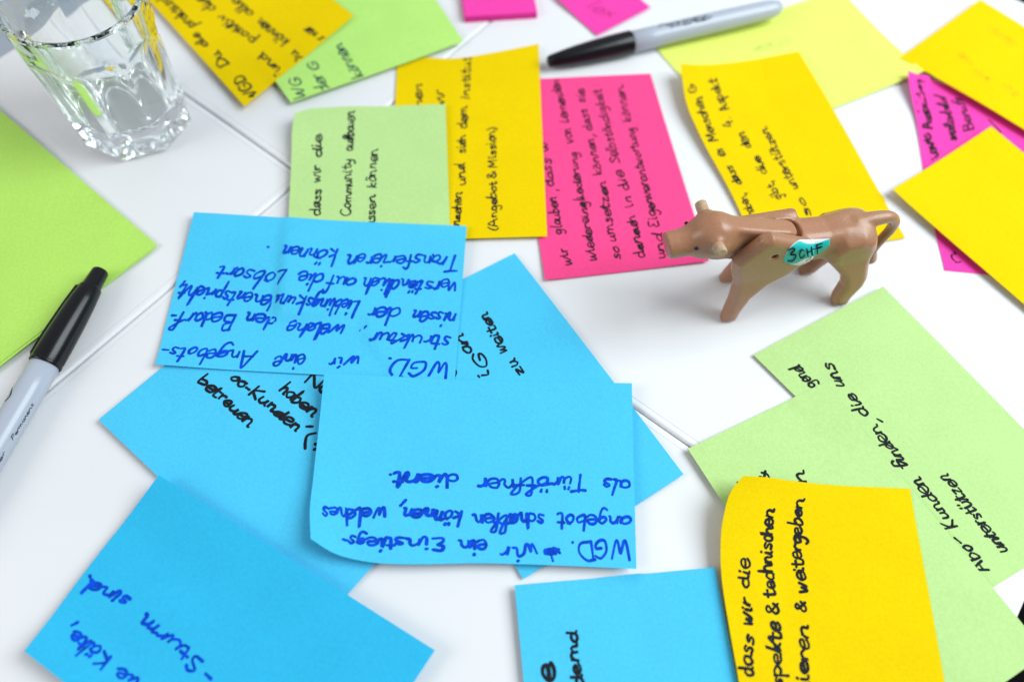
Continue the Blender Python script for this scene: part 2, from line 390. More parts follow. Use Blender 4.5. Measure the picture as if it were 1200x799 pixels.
class Pen:
    def __init__(self, sheet, seed):
        self.sh = sheet; self.v = []; self.f = []; self.n = 0; self.r = random.Random(seed); self.k = 0
    def stroke(self, Pmm, width):
        """ribbon with round ends laid on the sheet; Pmm in sheet millimetres"""
        d = np.diff(Pmm, axis=0); L = np.hypot(d[:, 0], d[:, 1]); keep = np.concatenate([[True], L > 0.02])
        P = Pmm[keep]
        if len(P) < 2: P = np.array([Pmm[0], Pmm[0] + [0.15, 0.1]])
        T = np.gradient(P, axis=0); T /= (np.linalg.norm(T, axis=1)[:, None] + 1e-9)
        h = width / 2 * (1 + 0.17 * np.sin(np.linspace(0, 3 + self.r.random() * 4, len(P)) + self.r.random() * 6))
        rows = [(P[0] - T[0] * h[0] * c, T[0], h[0] * math.sqrt(1 - c * c)) for c in (.98, .85, .55)]
        rows += [(P[i], T[i], h[i]) for i in range(len(P))]
        rows += [(P[-1] + T[-1] * h[-1] * c, T[-1], h[-1] * math.sqrt(1 - c * c)) for c in (.55, .85, .98)]
        c = np.array([r[0] for r in rows]); t = np.array([r[1] for r in rows]); hh = np.array([r[2] for r in rows])[:, None]
        nrm = np.stack([-t[:, 1], t[:, 0]], 1)
        q = np.concatenate([c + nrm * hh, c - nrm * hh]); m = len(rows)
        s, tt = q[:, 0] / self.sh.L, q[:, 1] / self.sh.S
        X = self.sh(s, tt); N = self.sh.normal(np.clip(s, .003, .997), np.clip(tt, .003, .997))
        self.k = (self.k + 1) % 9
        lift = 0.05 + 0.006 * self.k + 0.0006 * np.concatenate([np.arange(m), np.arange(m)])
        inside = (s > .004) & (s < .996) & (tt > .004) & (tt < .996)
        X = X + N * lift[:, None]
        self.v.append(X)
        for i in range(m - 1):
            if inside[i] and inside[i + 1] and inside[m + i] and inside[m + i + 1]:
                self.f.append((self.n + m + i, self.n + m + i + 1, self.n + i + 1, self.n + i))
        self.n += 2 * m
    def word(self, text, x0, y0, x1, y1, xh, width, slant=0.05, join=0.55, asc=1.0):
        a = self.sh.inverse(x0, y0); b = self.sh.inverse(x1, y1)
        M = np.array([self.sh.L, self.sh.S]); A, Bp = a * M, b * M
        d = Bp - A; Ln = np.linalg.norm(d); d = d / Ln; up = np.array([-d[1], d[0]])
        pd = np.array([x1 - x0, y1 - y0], float); pd /= np.linalg.norm(pd)
        c = self.sh.inverse(x0 + pd[1] * xh, y0 - pd[0] * xh) * M
        h = abs((c - A) @ up)
        for s in word_strokes(text, Ln, h * .9, slant, min(1, join * 1.05), self.r, asc):
            self.stroke(A + s[:, :1] * d + s[:, 1:] * up, width)
    def build(self, parent, m, name='handwriting'):
        v = np.concatenate(self.v)
        used = sorted({i for f in self.f for i in f}); mp = {o: k for k, o in enumerate(used)}
        return link(name, v[used], [tuple(mp[i] for i in f) for f in self.f], m, parent, smooth=False)

seed_n = [0]
def note(label, colour, corners, edges=None, words=(), xh=8, pen=0.8, inkc='black', slant=0.05, join=0.55, group=None, L=127., S=76., name='sticky_note', cat='sticky note', stack=None, also=None):
    sh = Sheet(corners, edges, L, S).settle(stack or STACK)
    if also: also.add(sh)
    Ls = [np.linalg.norm(sh.C[1] - sh.C[0]), np.linalg.norm(sh.C[2] - sh.C[1]), np.linalg.norm(sh.C[3] - sh.C[2]), np.linalg.norm(sh.C[0] - sh.C[3])]
    print('NOTE', label[:50], [round(float(x), 1) for x in Ls])
    o = sh.mesh(name, PAPER[colour]); tag(o, label, cat, group or colour + ' sticky notes')
    seed_n[0] += 1
    if words:
        p = Pen(sh, 100 + seed_n[0])
        for w in words:
            p.word(w[0], w[1], w[2], w[3], w[4], w[5] if len(w) > 5 else xh, w[6] if len(w) > 6 else pen, slant, join, 1.25 if inkc == 'blue' and w[0][0] not in 'WE' else 1.0)
        p.build(o, INK[inkc])
    return o, sh

# big green cards at the left
def card(label, px, turn, z, L=210., S=148.):
    p0 = at(*px, z); u = at(0, 130) - at(185, 288); ang = math.atan2(u[1], u[0]) + turn
    u = np.array([math.cos(ang), math.sin(ang), 0]); w = np.array([-u[1], u[0], 0])
    sh = Sheet([('w', *p0), ('w', *(p0 + u * L)), ('w', *(p0 + u * L + w * S)), ('w', *(p0 + w * S))], None, L, S).settle(STACK)
    o = sh.mesh('paper_card', PAPER['green'], thick=.22); tag(o, label, 'card', 'large green cards at the left')
card('bright green card lying lowest at the left edge, a sliver showing under the other', (181, 294), 0.012, .3)
card('large bright green card on top at the left edge, under the marker cap', (185, 288), 0.0, 1.2)

BLUE = 'blue sticky notes'; YEL = 'yellow sticky notes'; PNK = 'pink sticky notes'; GRN = 'green sticky notes'

# --- middle background
note('pink note covered with five lines of black writing, in front of the cow', 'pink',
     [(830, 307, .9), (762, 87, .5), (602, 96, .3), (639, 328, 1.6)], {3: [(.5, .5), (.85, .8)], 2: [(.2, .5)]},
     [('wir', 670, 311, 663, 291), ('glauben', 659, 275, 652, 231), (',', 653, 225, 652, 220), ('dass', 649, 218, 645, 186), ('w', 641, 178, 640, 166),
      ('wiedereingliederung', 699, 306, 675, 179), ('von', 672, 168, 669, 151), ('Lernenden', 667, 144, 655, 94),
      ('so', 728, 304, 724.6, 289), ('umsetzen', 722, 283, 709, 213), ('können', 706, 205, 695, 163), (',', 696, 161, 695, 156), ('dass', 694, 153, 688, 128), ('sie', 686, 121, 684, 105),
      ('danach', 756, 302, 744, 253), ('in', 742, 243, 738.5, 230), ('die', 737, 222, 729.5, 200), ('Selbständigkeit', 727, 192, 704, 105),
      ('und', 779, 302, 775, 274), ('Eigenverantwortung', 772.6, 266, 742, 150), ('können.', 740, 143, 729, 99)], 6.8, .78, 'black', .0, .5, PNK)
note('yellow note in the middle of the back row with Angebot & Mission in brackets', 'yellow',
     [(641, 279, 1.2), (631, 53, 2.2), (466, 62, .3), (456, 284, .5)], {1: [(.3, 585, 62, 1.6), (.62, 527, 70, .8), (.8, 498, 68, .35)], 0: [(.5, 1.1)]},
     [('nen', 494.5, 126, 494.5, 99), ('wir', 521.5, 126, 518.5, 106), ('machen', 538.7, 268, 541, 226), ('und', 544.7, 217, 544.7, 192), ('sich', 545.6, 180, 545, 159),
      ('dem', 547, 151, 547, 125), ('Institut', 550, 117, 551.6, 67), ('(Angebot', 582.5, 271, 581.6, 213), ('&', 581, 209, 580.6, 200), ('Mission)', 581.6, 197, 580, 149)],
     6.5, .8, 'black', .0, .5, YEL)
note('pale green note with its upper left corner curled, words Community aufbauen on it', 'pale green',
     [(531, 362, 1.2), (522, 125, 2.0), (346, 134, 7.0), (334, 366, 1.4)],
     {2: [(.30, 337, 300, 1.6), (.6, 340.5, 232, 2.2), (.82, 342.5, 180, 3.8), (.93, 343, 152, 5.6)], 1: [(.4, 452, 127, 2.6), (.75, 390, 127.5, 4.4), (.92, 359, 130, 6.2)]},
     [('dass', 375, 253, 376, 222), ('wir', 375, 214, 375, 194), ('die', 376, 185, 376, 158), ('Community', 411, 253, 412, 187), ('aufbauen', 413.6, 177, 416, 131),
      ('lassen', 439.5, 271, 439.5, 229), ('können', 440.5, 221, 442, 175)], 7, .8, 'black', .0, .5, GRN)
note('green note under the slanted yellow note, dark teal words at its near corner', 'mid green',
     [(342, 124, 1.2), (543, 52, 1.4), (478, -48, .8), (270, 26, .6)], None,
     [('WG', 359, 115, 351, 91, 8), ('der', 387, 105, 376, 86, 8), ('G', 374, 82, 370, 72, 7), ('können', 425, 90, 400, 51, 8)], 8, .95, 'teal', .0, .4, GRN)
note('slanted yellow note beside the drinking glass with black writing', 'yellow',
     [(115, -65, 1.5), (287, 126, 3.0), (415, 21, 2.4), (250, -110, 1.6)], {0: [(.5, 2.2)], 1: [(.5, 2.4)]},
     [('WGD', 303, 115, 284, 87, 8), ('Du', 269, 76, 256, 60), ('die', 245, 53, 231, 39), ('praktische', 230, 30, 186, -12), ('Fund', 338, 90, 308, 62), ('positiv', 301, 47, 260, 17),
      ('die', 254, 10, 236, -6), ('Du', 360, 72, 346, 59), ('können', 339, 49, 306, 22), ('alle', 298, 16, 276, -3), ('wir nur', 388, 49, 360, 31)], 7, .9, 'black', .0, .4, YEL)
note('pink note at the top edge by the black marker cap, thin dark scribble on it', 'magenta',
     [(648, -2, .5), (700, 43, .5), (762, 10, .8), (714, -30, .6)], None,
     [('lex', 685, 9, 716, 21, 8)], 7, .6, 'wine', .1, .3, PNK, 64., 48.)

# --- blue pile in the foreground
note('blue note under the pile at left with black words ending in betreuen', 'blue',
     [(117, 493, 1.2), (372.4, 736.9, .3), (533.3, 555.8, .3), (283.5, 351.4, .3)], None,
     [('Na', 356, 447, 382, 462), ('haben', 326, 457, 366, 488), (',', 362, 498, 368, 503), ('oo-Kunden', 269, 443, 347, 505), ('(7', 353, 517, 375, 531),
      ('betreuen', 231, 446, 291, 500)], 9, 1.15, 'black', .1, .5, BLUE)
note('blue note under the pile at right, a few black letters near its middle', 'blue',
     [(800, 557, .5), (603, 298, .8), (434, 384, .5), (613, 679, .5)], {0: [(.5, .6)]},
     [('zu', 615, 437, 604, 420, 8), ('weiten', 595, 412, 571, 366, 8), ('iG', 573, 440, 568, 414, 9), ('an', 554, 412, 541, 391, 9), ('e', 536, 440, 531, 430, 9)],
     8, .95, 'black', .05, .3, BLUE)
note('blue note with five lines of upside-down blue writing, at the back of the pile', 'blue',
     [(182, 427, 3.0), (533, 447, 1.6), (547, 267, 3.2), (228, 250, 3.0)],
     {3: [(.15, 188, 405, 1.9), (.5, 205, 338, 1.3)], 0: [(.3, 1.3), (.7, 1.1)], 1: [(.5, 1.6)], 2: [(.5, 2.0)]},
     [('WGD.', 528, 426, 455, 419, 13), ('wir', 424, 417, 386, 420), ('eine', 359, 415, 324, 417), ('Angebots-', 302, 412, 193, 405),
      ('struktur', 529, 395, 437, 390), (',', 428, 386, 420, 385), ('welche', 406, 382, 341, 377), ('den', 325, 372, 291, 367), ('Bedarf-', 278, 369, 203, 364),
      ('nissen', 535, 367, 486, 364), ('der', 471, 361, 435, 359), ('Lieblings', 422, 353, 362, 349), ('kunden', 360, 349, 300, 345), ('entspricht,', 298, 344, 211, 334),
      ('verständlich', 537, 330, 428, 325), ('auf', 420, 326, 388, 322), ('die', 381, 322, 352, 320), ('Lobsart', 336, 318, 259, 312),
      ('Transferieren', 540, 300, 409, 298), ('können', 397, 293, 334, 289), ('.', 318, 291, 310, 291)],
     10, 1.1, 'blue', .22, .7, BLUE)
note('blue note with three lines of upside-down blue writing, on top of the pile', 'blue',
     [(365, 632, 8.0), (745, 667, 3.0), (740, 450, 4.4), (381, 440, 4.6)],
     {3: [(.18, 364, 598, 6.2), (.38, 368, 560, 4.2), (.7, 375, 498, 3.4)], 0: [(.07, 388, 647, 6.0), (.18, 426, 658.5, 3.2), (.5, 575, 661.5, 2.0)], 1: [(.5, 2.8)], 2: [(.5, 3.4)]},
     [('WGD.', 738, 634, 669, 633, 13), ('#', 655, 641, 633, 642, 9), ('wir', 628, 639, 588, 640), ('ein', 570, 634, 538, 633), ('Einstiegs-', 521, 629, 402, 625),
      ('angebot', 741, 606, 654, 602), ('schaffen', 638, 603, 555, 602), ('können', 542, 598, 474, 596), (',', 475, 591, 468, 590), ('welches', 453, 594, 379, 592),
      ('als', 739, 562, 708, 560), ('Türöffner', 688, 557, 560, 561), ('dient', 538, 557, 462, 554), ('.', 460, 555, 455, 555)],
     10.5, 1.14, 'blue', .08, .7, BLUE)
note('blue note at bottom left with the blue words sturm sind, its left edge lifting', 'deep blue',
     [(510, 762, 5.0), (187, 557, 6.5), (31, 763, 5.5), (345, 1010, .6)],
     {0: [(.35, 5.6), (.8, 6.2)], 1: [(.35, 135, 627, 2.2), (.7, 75, 706, 2.4)], 2: [(.4, 1.2)]},
     [('-', 252, 792, 243, 784, 10), ('Sturm', 240, 775, 171, 720, 11), ('sind', 154, 701, 109, 679, 11), ('.', 108, 676, 104, 673, 11),
      (',', 88, 733, 84, 729, 11), ('Kälte', 132, 769, 89, 738, 11), ('nie', 172, 801, 142, 782, 11)],
     11, 1.15, 'blue', .1, .6, BLUE)
note('blue note at the bottom edge with black letters, beside the curled yellow note', 'blue',
     [(603, 686, 2.0), (650, 1190, .5), (936, 1155, .5), (837, 665, 2.4)], {0: [(.3, 1.0)], 2: [(.3, .8)], 3: [(.5, 1.4)]},
     [('e', 650, 799, 649, 779, 14, 1.5), ('ordernd', 686, 826, 675, 739, 9, 1.0)], 9, 1.0, 'black', .0, .2, BLUE)

# --- right foreground
note('pale green note with unterstützen written on it, partly under another green note', 'pale green',
     [(882, 417, .3), (1160, 690, .3), (1296, 606, .4), (1033, 338, .5)], None,
     [('gend', 957, 452, 937, 428, 8), ('Abo', 1160, 668, 1135, 637), ('-', 1131, 634, 1122, 626), ('Kunden', 1122, 617, 1078, 559),
      ('finden', 1066, 547, 1028, 497), (',', 1030, 494, 1027, 489), ('die', 1019, 486, 1001, 461), ('uns', 990, 453, 975, 425), ('unterstützen', 1181, 645, 1111, 555)],
     8.5, .98, 'black', .0, .5, GRN)
note('pale green note at lower right, between the curled yellow note and another green note', 'pale green',
     [(805, 527, 1.4), (1042, 892, .9), (1222, 765.5, 1.0), (966, 448.4, 1.0)], {3: [(.5, 1.0)]},
     [('&', 903, 563, 896, 551, 8), ('n', 947, 566, 942, 551, 9), ('.', 866, 567, 861, 563, 7)], 8, 1.05, 'black', .0, .5, GRN)
note('yellow note at lower right with a curled corner and black writing', 'yellow',
     [(870, 559, 12.0), (874, 988, 1.6), (1142, 1012, 1.6), (1065, 573, 1.9)],
     {0: [(.035, 857, 574, 10.8), (.10, 846.5, 605, 8.0), (.19, 842.5, 644, 5.2), (.28, 844, 681, 3.6), (.40, 852.5, 737, 2.4), (.54, 864, 803, 1.8)],
      3: [(.15, 898, 560.5, 9.0), (.33, 933, 565, 5.6), (.6, 985, 569.5, 2.9)]},
     [('dass', 882, 792, 882, 746), ('wir', 881, 734, 880, 702), ('die', 878, 689, 879, 656), ('aspekte', 917, 818, 914, 730), ('&', 913, 720, 912, 706),
      ('technischen', 909, 699, 908, 597), ('onieren', 948, 826, 946, 733), ('&', 944, 718, 943, 704), ('weitergeben', 945, 694, 942, 585)],
     9.5, .98, 'black', .0, .5, YEL)

# --- right background
UNDER = Stack()                             # what lies under the top right yellow note (the lime note lies over its corner)
note('large lime yellow note under the bowed yellow note behind the cow', 'lime',
     [(868, 170, .3), (1082, 85, 2.6), (984, -12, .4), (769.5, 58.5, .3)], {0: [(.85, 1.6), (.6, .4)], 1: [(.2, 1.5), (.5, .4)]},
     [('unser', 905, 50, 880, 57, 6), ('so', 925, 44, 910, 50, 6)], 6, .6, 'moss', .0, .5, 'yellow sticky notes')
note('pink note at the right, pinned under two yellow notes, its upper corner bent up', 'magenta',
     [(1064, 83, 7.0), (1107, 317, .3), (1295, 335, .3), (1224, 112, .3)],
     {0: [(.05, 1066.5, 104, 4.2), (.12, 1073, 135, 1.6), (.25, 1080.5, 190, .4)], 3: [(.06, 1075, 87.5, 3.6), (.14, 1087, 92.5, 1.0), (.3, .4)]},
     [('ieve', 1100, 183, 1089, 156), ('Ausbildung', 1093, 151, 1081, 95), ('weiterbild', 1121, 165, 1108, 115), ('Berufs', 1141, 152, 1127, 116), ('n', 1127, 309, 1118, 295), ('/', 1172, 156, 1167, 140)],
     7.5, .85, 'black', .0, .4, PNK, also=UNDER)
note('blank yellow note at the top right with faint marks showing through', 'yellow',
     [(1053, 70, 1.0), (1310, 222, 2.2), (1384, 142, 2.2), (1147, 2, 1.8)], {0: [(.2, 1.7), (.5, 2.2)], 3: [(.5, 1.4)]},
     [('wir um', 1162, 95, 1128, 62, 6), ('dann', 1192, 52, 1160, 28, 6), ('so', 1195, 113, 1178, 98, 6)], 6, .7, 'olive', .0, .5, YEL, stack=UNDER, also=STACK)
note('blank yellow note at the right edge over the pink note', 'yellow',
     [(1045, 223, 4.0), (1300, 444, 1.6), (1410, 350, 1.8), (1160, 150, 2.6)], {0: [(.12, 3.0), (.35, 2.2)], 3: [(.5, 2.4)]}, (), group=YEL)
note('yellow note behind the cow, black writing, upper left corner bowed up', 'yellow',
     [(1061, 279, .9), (935, 62, 1.6), (797, 77, 8.5), (893, 306, .9)],
     {2: [(.55, 846, 210, 1.2), (.75, 818, 158, 3.0), (.88, 803, 120, 5.4)], 1: [(.3, 893, 70, 2.0), (.6, 852, 76, 4.2), (.8, 824, 78, 6.2)], 0: [(.5, 1.0)], 3: [(.5, 1.0)]},
     [('haben,', 885, 252, 872, 226), ('dass', 869, 216, 857.5, 194), ('es', 850, 183, 846, 174), ('Menschen', 841, 165, 822, 114), ('G', 818, 105, 811, 97),
      ('gibt,', 916, 233, 904, 212), ('die', 899, 203, 889, 183), ('den', 881, 173, 872, 155), ('4.', 861, 147, 855, 137), ('Aspekt', 854, 128, 840, 92),
      ('so', 951, 254, 942, 232), ('unterstützen.', 935, 221, 897, 147)], 6.5, .8, 'black', .0, .5, YEL)

# pad of pink notes at the top edge
def pad():
    root = None
    c = [at(545, 27, 0), at(629, 22, 0)]
    d = c[1] - c[0]; w = np.linalg.norm(d); d /= w; n = np.array([-d[1], d[0], 0])
    H = 4.2; D = 45.0
    lay = 12; v = []; f = []; r = random.Random(3)
    for k in range(lay):
        z0, z1 = k * H / lay + .02, (k + 1) * H / lay - .06
        ox, oy = r.uniform(-.2, .2), r.uniform(-.25, .25)
        b = len(v)
        for z in (z0, z1):
            for a, q in ((0, 0), (w, 0), (w, D), (0, D)):
                p = c[0] + d * (a + ox) + n * (q + oy); v.append((p[0], p[1], z))
        f += [(b, b + 3, b + 2, b + 1), (b + 4, b + 5, b + 6, b + 7)] + [(b + i, b + (i + 1) % 4, b + 4 + (i + 1) % 4, b + 4 + i) for i in range(4)]
    o = link('sticky_note_pad', v, f, PAPER['magenta'], smooth=False)
    tag(o, 'thick pad of blank pink sticky notes at the top edge', 'note pad')
pad()

# ------------------------------------------------------------------ markers
M_CAP = mat('black cap plastic', (0.004, 0.004, 0.005), 0.24, 0.36); bump(M_CAP, 500, 0.04, 0.0003)
M_BARREL = mat('pale grey barrel plastic', (0.43, 0.47, 0.54), 0.25, 0.5); bump(M_BARREL, 300, 0.03, 0.0003)
M_PRINT = mat('black print', (0.02, 0.022, 0.03), 0.4)
def lathe(prof, n=64, x0=0):
    """profile of (x, r) along +x"""
    v = []; f = []
    for x, r in prof:
        for k in range(n):
            a = 2 * math.pi * k / n; v.append((x, r * math.cos(a), r * math.sin(a)))
    for j in range(len(prof) - 1):
        for k in range(n):
            a, b = j * n + k, j * n + (k + 1) % n; f.append((a, b, b + n, a + n))
    f.append(tuple(range(n)))
    f.append(tuple((len(prof) - 1) * n + k for k in reversed(range(n))))
    return v, f
def dense(prof, n=5):
    out = []
    for (a, b), (c, d) in zip(prof, prof[1:]):
        for k in range(n): out.append((a + (c - a) * k / n, b + (d - b) * k / n))
    return out + [prof[-1]]
def marker(label, tip, capend, z_tip, z_end, roll, step, text, tx):
    a = at(*tip, z_tip); b = at(*capend, z_end)
    d = b - a; L = np.linalg.norm(d); d /= L
    o = empty('marker_pen'); tag(o, label, 'marker', 'black felt markers')
    k = L / 47.0
    z = Vector((0, 0, 1)); x = Vector(d); y = z.cross(x).normalized(); z2 = x.cross(y)
    M = Matrix(((x[0], y[0], z2[0], a[0] * MM), (x[1], y[1], z2[1], a[1] * MM), (x[2], y[2], z2[2], a[2] * MM), (0, 0, 0, 1)))
    o.matrix_world = M @ Matrix.Rotation(roll, 4, 'X')
    if step: prof = [(0, 1.9), (.25, 2.7), (.7, 3.2), (1.5, 3.5), (8.6, 3.95), (9.2, 4.3), (9.8, 4.7), (16, 5.3), (26, 5.95), (36, 6.3), (44.6, 6.45), (45.2, 6.3), (45.5, 6.3), (46, 6.5), (46.8, 6.45), (47, 6.2)]
    else: prof = [(0, 1.8), (.25, 2.6), (.8, 3.1), (1.8, 3.4), (2.1, 3.3), (2.5, 3.5), (8, 4.3), (16, 5.2), (26, 5.9), (36, 6.3), (46.0, 6.45), (46.8, 6.4), (47, 6.2)]
    v, f = lathe([(p * k, r) for p, r in prof]); link('cap', v, f, M_CAP, o)
    cap = o.children[-1]
    # clip lying along the cap
    bm = []; cf = []
    pts = [(9.5, 4.2, 1.3), (11, 5.9, 1.6), (20, 6.6, 1.8), (34, 7.3, 1.9), (44, 7.5, 1.6), (45.5, 6.6, 1.2)]
    for p, r, w in pts:
        for yy, rr in ((-w, r - 1.6), (-w, r - .3), (-w * .6, r), (w * .6, r), (w, r - .3), (w, r - 1.6)): bm.append((p * k, yy, rr))
    for j in range(len(pts) - 1):
        for i in range(6):
            q, s = j * 6 + i, j * 6 + (i + 1) % 6; cf.append((q, s, s + 6, q + 6))
    cf += [tuple(range(5, -1, -1)), tuple((len(pts) - 1) * 6 + i for i in range(6))]
    if step: link('clip', bm, cf, M_CAP, cap)
    e = 137 * k
    bp = [(46.6, 5.4), (46.9, 5.75), (60, 5.85), (100, 5.8), (126, 5.35), (131, 4.9), (134.5, 4.0), (136.2, 2.6), (136.8, 1.2)]
    v, f = lathe([(p * k, r) for p, r in bp]); br = link('barrel', v, f, M_BARREL, o)
    # printed lettering wrapped round the barrel
    class Barrel:
        L = 100.; S = 36.
        def __call__(self, s, t):
            x_ = (s * 100.) * k; th = np.asarray(t) * 2 * math.pi; return np.stack([x_, 5.86 * np.cos(th), 5.86 * np.sin(th)], -1)
        def normal(self, s, t):
            th = np.asarray(t) * 2 * math.pi; return np.stack([0 * th, np.cos(th), np.sin(th)], -1)
    p = Pen(Barrel(), 5); p.sh.L = 100.; p.sh.S = 36.
    for (txt, x0, x1, th, h, wd) in text:
        for s in word_strokes(txt, abs(x1 - x0), h, 0.1, 0, p.r):
            dirn = 1 if x1 > x0 else -1
            p.stroke(np.stack([x0 + dirn * s[:, 0], th - dirn * s[:, 1]], 1), wd)
    p.build(br, M_PRINT, 'print')
    return o
marker('black capped grey marker lying on the green cards at the left', (119, 316), (52.5, 427.5), 6.5, 6.6, 1.35, True,
       [('Permanent', 79, 64, 29.4, .8, .26), ('marker', 98, 84, 29.4, .8, .26), ('C', 59, 66, 8.4, 2.6, .7)], 0)
marker('black capped grey marker at the top, beside the small pink note', (642, 73), (739.5, 50), 5.5, 6.6, 2.6, False,
       [('Permanent', 62, 90, 30.2, 1.1, .45), ('Marker', 68, 92, 32.4, 1.3, .6), ('fine', 104, 111, 31.6, 1.8, .65)], 0)

# ------------------------------------------------------------------ drinking glass
def glass():
    cx, cy = -199.3, 267.5; rb, rt, H = 27.2, 30.4, 74.0
    N = 288; v = []; f = []
    A0 = math.atan2(*(at(147, 191)[:2] - np.array([cx, cy]))[::-1])      # a base corner faces the camera
    def outer(th, z):
        R = rb + 1.1 + (rt - rb - 1.1) * z / H
        d = 24.7 + 0.052 * z + 2.9 * max(0, (z - 51) / 9) ** 2                                           # flat facets, meeting the round wall in arches
        if z < 4: d -= (4 - z) ** 2 * .10
        a = ((th - A0) / (math.pi / 4)) % 1.0; da = (a - .5) * math.pi / 4
        p = d / math.cos(da) - (.95 if z > 9 else .95 * z / 9) * math.cos(da * 4) ** 1.0 + (.7 if z < 7 else max(0, .7 - (z - 7) * .35))
        return min(R, p), R
    rows = []
    zs = [0, .25, .8, 1.6, 2.6, 4, 6, 8] + list(np.linspace(10, 66, 57)) + [67, 68, 69, 70, 71, 72, 72.8, 73.4, 73.8]
    for z in zs:
        ring = []
        for k in range(N):
            th = 2 * math.pi * k / N; r, R = outer(th, z)
            if z < 1: r -= (1 - z) ** 2 * .9
            if z > 72: r -= (z - 72) ** 2 * .33
            ring.append((cx + r * math.cos(th), cy + r * math.sin(th), z + .05))
        rows.append(ring)
    rows.append([(cx + (rt - 1.35) * math.cos(2 * math.pi * k / N), cy + (rt - 1.35) * math.sin(2 * math.pi * k / N), 74.05) for k in range(N)])
    for z in [73.7, 73, 72, 70, 66, 60, 52, 44, 36, 28, 22, 18, 15.5, 13.8, 12.8, 12.3]:
        w = 2.0 + 2.2 * (1 - z / H)
        R = rt - (rt - 25.0) * (1 - z / H) - w
        if z < 18: R -= (18 - z) ** 2 * .16
        rows.append([(cx + R * math.cos(2 * math.pi * k / N), cy + R * math.sin(2 * math.pi * k / N), z) for k in range(N)])
    for q in rows: v += q
    for j in range(len(rows) - 1):
        for k in range(N):
            a, b = j * N + k, j * N + (k + 1) % N; f.append((a, b, b + N, a + N))
    # floor of the cup, slightly domed, and the foot with a hollow
    last = (len(rows) - 1) * N; c = len(v)
    for rr, z in ((14, 12.0), (8, 12.1)):
        for k in range(N): v.append((cx + rr * math.cos(2 * math.pi * k / N), cy + rr * math.sin(2 * math.pi * k / N), z))
    for j, (a0, b0) in enumerate(((last, c), (c, c + N))):
        for k in range(N): f.append((a0 + k, a0 + (k + 1) % N, b0 + (k + 1) % N, b0 + k))
    v.append((cx, cy, 12.2)); t = len(v) - 1
    for k in range(N): f.append((c + N + k, c + N + (k + 1) % N, t))
    c2 = len(v)
    for rr, z in ((20, .05), (18, .8), (10, 2.0)):
        for k in range(N): v.append((cx + rr * math.cos(2 * math.pi * k / N), cy + rr * math.sin(2 * math.pi * k / N), z))
    for a0, b0 in ((0, c2), (c2, c2 + N), (c2 + N, c2 + 2 * N)):
        for k in range(N): f.append((a0 + (k + 1) % N, a0 + k, b0 + k, b0 + (k + 1) % N))
    v.append((cx, cy, 2.2)); t = len(v) - 1
    for k in range(N): f.append((c2 + 2 * N + (k + 1) % N, c2 + 2 * N + k, t))
    m = bpy.data.materials.new('clear glass'); m.use_nodes = True
    n = m.node_tree.nodes; n.remove(n['Principled BSDF'])
    g = n.new('ShaderNodeBsdfGlass'); g.inputs['IOR'].default_value = 1.5; g.inputs['Roughness'].default_value = 0.0
    g.inputs['Color'].default_value = (0.985, 0.995, 0.995, 1)
    m.node_tree.links.new(g.outputs[0], n['Material Output'].inputs['Surface'])
    o = link('drinking_glass', v, f, m, smooth=True)
    # smooth where round, crisp where the facets meet
    me = o.data
    me.set_sharp_from_angle(angle=math.radians(12))
    tag(o, 'empty clear glass tumbler with faceted sides and thick base', 'glass')
    bmx = bmesh.new(); bmx.from_mesh(me); bmesh.ops.recalc_face_normals(bmx, faces=bmx.faces); bmx.to_mesh(me); bmx.free()
glass()

# ------------------------------------------------------------------ toy cow, modelled as a distance field and meshed
def sd_poly(P, X, Z):
    P = np.array(P, float); n = len(P)
    d = np.full(X.shape, 1e9); sgn = np.ones(X.shape)
    for i in range(n):
        a, b = P[i], P[i - 1]; e = b - a; wx, wz = X - a[0], Z - a[1]
        t = np.clip((wx * e[0] + wz * e[1]) / (e @ e), 0, 1)
        d = np.minimum(d, (wx - e[0] * t) ** 2 + (wz - e[1] * t) ** 2)
        c1 = Z >= a[1]; c2 = Z < b[1]; c3 = e[0] * wz > e[1] * wx
        flip = (c1 & c2 & c3) | (~c1 & ~c2 & ~c3); sgn = np.where(flip, -sgn, sgn)
    return sgn * np.sqrt(d)
def extrude(d2, Y, y0, y1, r):
    dy = np.abs(Y - (y0 + y1) / 2) - (y1 - y0) / 2 + r; dx = d2 + r
    return np.minimum(np.maximum(dx, dy), 0) + np.hypot(np.maximum(dx, 0), np.maximum(dy, 0)) - r
def cone(X, Y, Z, a, ra, b, rb):
    a = np.array(a, float); b = np.array(b, float); e = b - a
    wx, wy, wz = X - a[0], Y - a[1], Z - a[2]
    t = np.clip((wx * e[0] + wy * e[1] + wz * e[2]) / (e @ e), 0, 1)
    return np.sqrt((wx - e[0] * t) ** 2 + (wy - e[1] * t) ** 2 + (wz - e[2] * t) ** 2) - (ra + (rb - ra) * t)
def smin(a, b, k):
    h = np.clip(.5 + .5 * (b - a) / k, 0, 1); return b + (a - b) * h - k * h * (1 - h)
def smax(a, b, k): return -smin(-a, -b, k)
